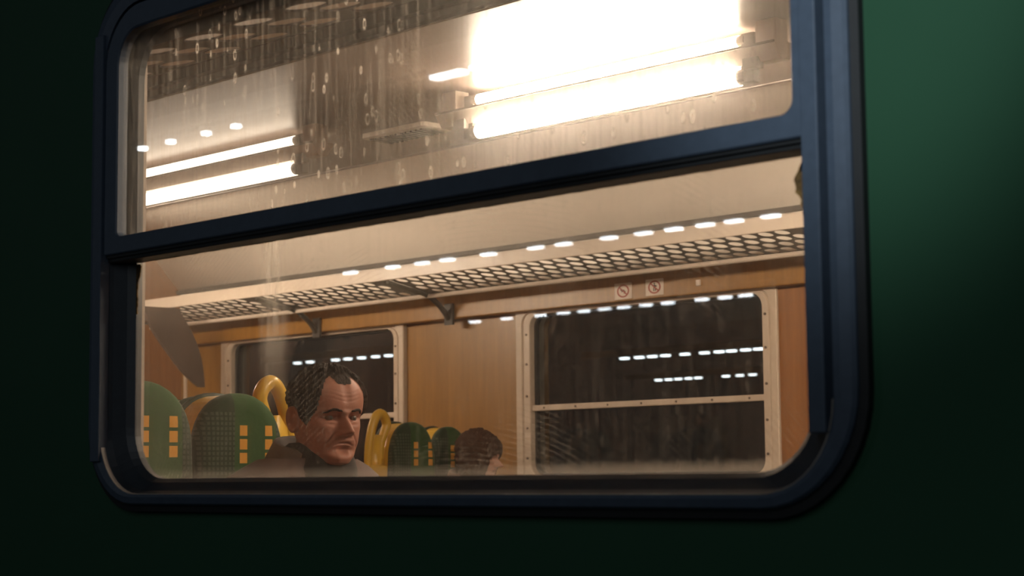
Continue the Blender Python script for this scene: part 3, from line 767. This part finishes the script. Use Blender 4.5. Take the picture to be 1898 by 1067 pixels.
def person(loc, Hh, label, age, fem, hair, skinmat, hairmat, coatmat, collarmat, coat_wide, pitch=0.0, yaw=0.0):
    # loc: centre of the head in the world; the figure faces +X
    root = empty('person', (loc[0], loc[1], ZF)); tag(root, label, 'person')
    hz = loc[2] - ZF
    Rm = Matrix.Rotation(yaw, 3, 'Z') @ Matrix.Rotation(pitch, 3, 'Y')
    V, T, P = head_mesh(age, fem); nt, nph = T.shape
    flat = V.reshape(-1, 3) * Hh
    # ---- body: skeleton from the pelvis up, seated, hands resting on the thighs
    sv = [(-.16, 0, .50), (-.15, 0, .62), (-.13, 0, .78), (-.10, 0, hz - .24), (-.075, 0, hz - .16), (-.035, 0, hz - .08), (-.015, 0, hz - .02)]
    se = [(0, 1), (1, 2), (2, 3), (3, 4), (4, 5), (5, 6)]
    sr = [.13, .12, .125, .125, .07, .058, .058]
    k_ = Hh / .24
    def chain(start, pts, rads):
        prev = start
        for p, q in zip(pts, rads):
            sv.append(p); sr.append(q); se.append((prev, len(sv) - 1)); prev = len(sv) - 1
        return prev
    for s in (-1, 1):
        h_ = chain(3, [(-.11, s * .17, hz - .225), (-.06, s * .215, hz - .36), (0.02, s * .235, hz - .50), (.12, s * .20, hz - .56), (.22, s * .15, hz - .60), (.26, s * .135, hz - .61), (.30, s * .125, hz - .615)],
                   [.062, .05, .044, .040, .031, .030, .030])
        for f_, (dy, ln) in enumerate(((-.026, .066), (-.009, .074), (.009, .070), (.025, .056))):
            chain(h_, [(.325, s * .122 + dy, hz - .612), (.325 + ln * .5, s * .120 + dy * 1.2, hz - .618), (.325 + ln, s * .119 + dy * 1.25, hz - .638)], [.0095, .0088, .0075])
        chain(h_ - 1, [(.285, s * .125 - s * .034, hz - .608), (.315, s * .125 - s * .048, hz - .615), (.338, s * .125 - s * .052, hz - .628)], [.011, .0095, .008])
        chain(0, [(-.10, s * .09, .48), (.08, s * .12, .49), (.30, s * .13, .50), (.33, s * .13, .42), (.33, s * .13, .25), (.33, s * .13, .085), (.40, s * .135, .045), (.47, s * .14, .035)], [.10, .085, .062, .058, .05, .038, .036, .03])
    em = skin_mesh(sv, se, sr, 0, 2)
    bm = bmesh.new(); bm.from_mesh(em); bpy.data.meshes.remove(em)
    hv = [bm.verts.new(Rm @ Vector(v) + Vector((0, 0, hz))) for v in flat]
    for f in grid_faces(nt, nph):
        bm.faces.new([hv[i] for i in f])
    bm.faces.new([hv[j] for j in range(nph)][::-1])
    be = bmesh.new()
    for s in (-1, 1): ear(be, s, Hh)
    for v in be.verts: v.co = Rm @ v.co + Vector((0, 0, hz))
    tmp = bpy.data.meshes.new('tmp'); be.to_mesh(tmp); be.free(); bm.from_mesh(tmp); bpy.data.meshes.remove(tmp)
    bmesh.ops.remove_doubles(bm, verts=bm.verts, dist=1e-6)
    body = build('body', bm, skinmat, root, True)
    # ---- eyes
    for s in (-1, 1):
        bm = bmesh.new(); bmesh.ops.create_uvsphere(bm, u_segments=20, v_segments=14, radius=.044 * Hh)
        c = Rm @ Vector((.286 * Hh, s * .138 * Hh, -.004 * Hh)) + Vector((0, 0, hz))
        for f in bm.faces:
            q = f.calc_center_median(); f.material_index = 1 if (q.x > .040 * Hh) else 0
        for v in bm.verts: v.co = Rm @ v.co + c
        build('eye', bm, [M['eyewhite'], M['iris']], root, True)
    # ---- hair: shell over the scalp
    n1 = np.zeros_like(V); 
    dT = np.gradient(V, axis=0); dP = (np.roll(V, -1, 1) - np.roll(V, 1, 1))
    n1 = np.cross(dP, dT); n1 /= (np.linalg.norm(n1, axis=-1, keepdims=True) + 1e-9)
    sgn = np.sign((n1 * V).sum(-1, keepdims=True)); n1 *= np.where(sgn == 0, 1, sgn)
    PH = np.abs((P + PI) % (2 * PI) - PI)                              # 0 front .. pi back
    thick, line, jit = hair(T, PH, P)
    bm = bmesh.new(); vid = {}
    nz = np.array([[mnoise.noise(Vector((p[0] * 26, p[1] * 26, p[2] * 9))) + .6 * mnoise.noise(Vector(p * 60)) for p in row] for row in V])
    def hvert(i, j):
        j %= nph
        if (i, j) not in vid:
            p = V[i, j] + n1[i, j] * max(0.002, thick[i, j] * (1 + jit * nz[i, j])) * (1 if line[i, j] > .12 else .25)
            vid[(i, j)] = bm.verts.new(Rm @ Vector(p * Hh) + Vector((0, 0, hz)))
        return vid[(i, j)]
    for i in range(nt - 1):
        for j in range(nph):
            if min(line[i, j], line[i + 1, j], line[i, (j + 1) % nph], line[i + 1, (j + 1) % nph]) > .02:
                bm.faces.new([hvert(i, j), hvert(i, j + 1), hvert(i + 1, j + 1), hvert(i + 1, j)])
    bmesh.ops.remove_doubles(bm, verts=bm.verts, dist=1e-6)
    build('hair', bm, hairmat, root, True)
    # ---- eyebrows
    for s in (-1, 1):
        bm = bmesh.new(); pts = []
        for q in np.linspace(.05, .215, 9):
            i = int(np.argmin(np.abs(t_of(T) - (.562 + .018 * math.sin((q - .05) / .165 * PI) - .02 * (q > .17) * (q - .17) / .045))))
            row = V[i]; jj = [j for j in range(nph) if row[j, 0] > 0]
            j = min(jj, key=lambda z: abs(row[z, 1] - s * q)); p = row[j] + np.array([.006, 0, 0])
            pts.append(Rm @ Vector(p * Hh) + Vector((0, 0, hz)))
        m = len(pts); tube(bm, pts, [(.010 if age > .5 else .007) * Hh * (.5 + math.sin(PI * (k + .5) / m)) for k in range(m)], 6)
        build('eyebrow', bm, hairmat, root, True)
    # ---- clothes
    cw = coat_wide
    def ell(z, cx, rx, ry, n=40, e=2.4):
        return [(cx + rx * math.copysign(abs(math.cos(a)) ** (2 / e), math.cos(a)), ry * math.copysign(abs(math.sin(a)) ** (2 / e), math.sin(a)), z + hz) for a in [2 * PI * k / n for k in range(n)]]
    bm = bmesh.new()
    L = [ell(-.72, -.13, .155, .20), ell(-.55, -.13, .15, .20), ell(-.40, -.12, .15, .215), ell(-.28, -.11, .148, .235 * cw), ell(-.22, -.10, .14, .250 * cw), ell(-.180, -.095, .13, .245 * cw),
         ell(-.150, -.09, .118, .215 * cw), ell(-.125, -.08, .105, .170 * cw), ell(-.105, -.07, .096, .130)]
    loft(bm, L, True, False)
    for s in (-1, 1):
        pts = smooth_path([(-.11, s * .15 * cw, hz - .205), (-.10, s * .215 * cw, hz - .235), (-.06, s * .245 * cw, hz - .36), (.02, s * .255 * cw, hz - .50), (.12, s * .21, hz - .56), (.215, s * .155, hz - .598)], 5)
        m = len(pts); tube(bm, pts, [(.055 + .024 * min(1, i / 6) - .034 * max(0, (i - 8)) / (m - 8)) for i in range(m)], 16)
    for v in bm.verts:
        d = mnoise.noise(v.co * 9) * .008 + mnoise.noise(v.co * 22) * .004
        v.co += Vector((d, d * .7, d * .5))
    ct = build('coat', bm, coatmat, root, True)
    bm = bmesh.new(); rows_ = []
    for a in np.linspace(-2.62, 2.62, 40):
        f_ = abs(a) / 2.62                                            # 0 at nape, 1 at the throat
        ca, sa = -math.cos(a), math.sin(a)
        cx = -.055
        zt = -.045 - .060 * f_ ** 1.5; zb = -.105 - .030 * f_
        ri, ro = .078, .105 + .02 * (1 - f_)
        rows_.append([(cx + ri * ca, ri * 1.02 * sa, hz + zb), (cx + (ri + .006) * ca, (ri + .010) * sa, hz + zt), (cx + (ri + .016) * ca, (ri + .020) * sa, hz + zt - .002), (cx + ro * ca, (ro + .014) * sa, hz + zb - .012), (cx + (ro - .012) * ca, ro * sa, hz + zb - .022)])
    loft(bm, rows_, True, True)
    for v in bm.verts:
        d = mnoise.noise(v.co * 16) * .006; v.co += Vector((d, d, d))
    build('collar', bm, collarmat, ct, True)
    bm = bmesh.new()
    loft(bm, [ell(-.20, -.05, .105, .105), ell(-.13, -.045, .102, .098), ell(-.10, -.040, .092, .086), ell(-.075, -.038, .078, .074), ell(-.066, -.036, .066, .066)], True, False)
    build('scarf', bm, M['scarf'] if fem < .5 else coatmat, root, True)
    bm = bmesh.new()
    for s in (-1, 1):
        pts = smooth_path([(-.17, s * .075, .50), (-.02, s * .11, .50), (.16, s * .125, .505), (.30, s * .13, .50), (.345, s * .13, .43), (.34, s * .13, .25), (.335, s * .13, .10)], 5)
        m = len(pts); tube(bm, pts, [.112 - .045 * i / m for i in range(m)], 16)
    build('trousers', bm, M['trouser'], root, True)
    for s in (-1, 1):
        bm = bmesh.new()
        loft(bm, [[(x, s * .135 + wy * math.cos(q), max(0.0, hz0 + hh * math.sin(q))) for q in [2 * PI * k / 16 for k in range(16)]] for x, wy, hz0, hh in
                  ((.262, .02, .03, .025), (.275, .040, .045, .05), (.32, .046, .055, .065), (.37, .046, .045, .05), (.43, .05, .034, .036), (.50, .046, .028, .03), (.545, .03, .024, .024), (.558, .01, .02, .012))], True, True)
        build('shoe', bm, M['shoe'], root, True)
    return root
def t_of(T): return T[:, 0]
def skin_tone(name, c1, c2, lip):
    k = N(name); v = k.coord(); f = k.noise(v, 30, 4, .6); g = k.noise(v, 220, 3)
    col = k.mix(f, c1, c2)
    return k.principled(col, .52, 0, k.math('ADD', k.math('MULTIPLY', f, .5), k.math('MULTIPLY', g, .5)), .22, .003, spec=.35)
def hair_mat(name, c):
    k = N(name); v = k.coord((90, 90, 14)); f = k.noise(v, 2.5, 4, .65)
    return k.principled(k.mix(f, tuple(x * .45 for x in c), tuple(x * 1.6 for x in c)), .7, 0, f, .8, .006, spec=.12)
def cloth_mat(name, c):
    k = N(name); v = k.coord(); f = k.noise(v, 14, 4); g = k.noise(v, 240, 2)
    return k.principled(k.mix(f, tuple(x * .7 for x in c), tuple(x * 1.25 for x in c)), .92, 0, g, .35, .002, spec=.15, sheen=.15)
M['skin'] = skin_tone('weathered_skin', (.29, .122, .082), (.39, .18, .125), 0)
M['skin2'] = skin_tone('pale_skin', (.46, .25, .18), (.55, .32, .24), 0)
M['hairdark'] = hair_mat('dark_brown_hair', (.014, .0085, .006))
M['hairbrown'] = hair_mat('brown_hair', (.060, .030, .020))
M['coat'] = cloth_mat('grey_brown_coat', (.125, .090, .080))
M['collar'] = cloth_mat('grey_collar', (.15, .125, .115))
M['coat2'] = cloth_mat('brown_jacket', (.13, .075, .05))
M['scarf'] = cloth_mat('black_scarf', (.028, .026, .026))
M['eyewhite'] = simple('eye_white', (.16, .11, .09), .35, 0, .05)
M['iris'] = simple('dark_iris', (.014, .010, .008), .3, 0, .1)
def sm(x, a, b): u = np.clip((x - a) / (b - a), 0, 1); return u * u * (3 - 2 * u)
def hair_man(T, PH, P):
    # height of the hairline around the head: peak in front, deep temples, sideburns, low nape
    line = np.interp(PH, [0, .22, .36, .50, .66, .78, .92, 1.08, 1.28, 1.50, 1.70, 1.85, 2.1, PI], [.825, .835, .875, .905, .87, .70, .54, .46, .40, .44, .52, .46, .28, .24])
    m = T - line
    return .012 + .020 * sm(m, 0, .10) + .012 * sm(T, .8, .95) - .012 * sm(PH, 1.2, 2.0) * (T < .6), m + .02, .75
def hair_woman(T, PH, P):
    line = np.interp(PH, [0, .35, .55, .75, .95, 1.15, 1.6, PI], [.60, .58, .50, .30, .06, -.02, -.05, -.05])
    m = T - line
    return .025 + (.02 + .035 * sm(PH, .3, 1.0)) * sm(m, 0, .14) + .03 * sm(PH, 1.0, 2.4) + .05 * sm(PH, .8, 1.3) * (1 - sm(T, .25, .55)), m + .02, .35
person((-3.575, 2.85, .152), .242, 'man with short dark hair in a grey brown coat sitting behind the glass, looking right', 1.0, 0.0, hair_man, M['skin'], M['hairdark'], M['coat'], M['collar'], 1.0, math.radians(5), math.radians(-8))
person((-5.83, 5.50, .084), .205, 'woman with brown bobbed hair and a brown jacket sitting far back, seen in profile', .15, 1.0, hair_woman, M['skin2'], M['hairbrown'], M['coat2'], M['coat2'], .82, math.radians(8), math.radians(24))

# ================================================================== the station outside
bm = bmesh.new(); box(bm, -120, 40, -70, 1.75, -1.72, -1.6)
o = build('ground', bm, M['asphalt']); o['kind'] = 'structure'
bm = bmesh.new(); box(bm, -140, 60, 6.6, 130, -2.4, -2.2)
o = build('ground_beyond', bm, M['asphalt']); o['kind'] = 'structure'
def lamp(name, x, y, z, ln, w, mat, label, group, cat='lamp'):
    r = empty(name, (x, y, z)); tag(r, label, cat, group)
    bm = bmesh.new(); box(bm, -ln / 2, ln / 2, -w / 2, w / 2, 0, .07, .01)
    bm2 = bmesh.new(); box(bm2, -ln / 2 - .03, ln / 2 + .03, -w / 2 - .03, w / 2 + .03, .06, .16, .01)
    build('diffuser', bm, mat, r); build('lamp_body', bm2, M['lamp_body'], r)
    return r
K = 2.0
def mirror(y, plane): return 2 * plane - y
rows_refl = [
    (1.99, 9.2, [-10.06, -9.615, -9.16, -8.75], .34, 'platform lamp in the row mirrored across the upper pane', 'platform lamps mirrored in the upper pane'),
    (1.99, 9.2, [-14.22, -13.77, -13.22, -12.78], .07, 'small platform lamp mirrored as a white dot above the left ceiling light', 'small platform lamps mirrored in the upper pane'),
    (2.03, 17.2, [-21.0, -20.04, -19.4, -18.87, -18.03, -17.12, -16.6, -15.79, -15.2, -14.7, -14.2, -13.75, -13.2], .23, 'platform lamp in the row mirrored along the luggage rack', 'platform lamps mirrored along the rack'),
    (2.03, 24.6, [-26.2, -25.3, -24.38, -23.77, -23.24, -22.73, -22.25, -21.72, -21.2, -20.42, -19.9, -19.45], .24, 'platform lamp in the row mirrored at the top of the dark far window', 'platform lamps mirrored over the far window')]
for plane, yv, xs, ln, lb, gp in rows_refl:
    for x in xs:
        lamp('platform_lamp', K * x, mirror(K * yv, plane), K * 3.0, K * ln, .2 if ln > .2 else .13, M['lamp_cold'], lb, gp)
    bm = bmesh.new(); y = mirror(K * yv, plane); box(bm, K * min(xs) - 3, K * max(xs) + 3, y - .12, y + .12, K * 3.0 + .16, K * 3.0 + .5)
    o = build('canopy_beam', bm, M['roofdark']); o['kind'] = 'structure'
rows_beyond = [
    (35.55, [-32.16, -31.65, -31.2, -30.75, -30.1, -29.46, -28.99, -28.6, -28.15, -27.75], 'white platform lamp in the brighter row seen through the far window', 'platform lamps beyond the far window, brighter row', .22),
    (44.7, [-38.98, -38.55, -38.14, -37.72, -37.32, -36.2, -35.65, -35.15], 'white platform lamp in the short lower row seen through the far window', 'platform lamps beyond the far window, lower row', .20),
    (29.8, [-38.6, -38.06, -37.0, -36.5, -35.95, -35.4, -34.9, -34.4], 'small greenish platform lamp seen through the window above the man', 'platform lamps seen above the man', .16)]
for yv, xs, lb, gp, ln in rows_beyond:
    for x in xs:
        lamp('platform_lamp', K * x, K * yv, K * 3.0, K * ln, .30, M['lamp_far'], lb, gp)
    bm = bmesh.new(); y = K * yv; box(bm, K * min(xs) - 3, K * max(xs) + 3, y - .12, y + .12, K * 3.0 + .16, K * 3.0 + .5)
    o = build('canopy_beam', bm, M['roofdark']); o['kind'] = 'structure'
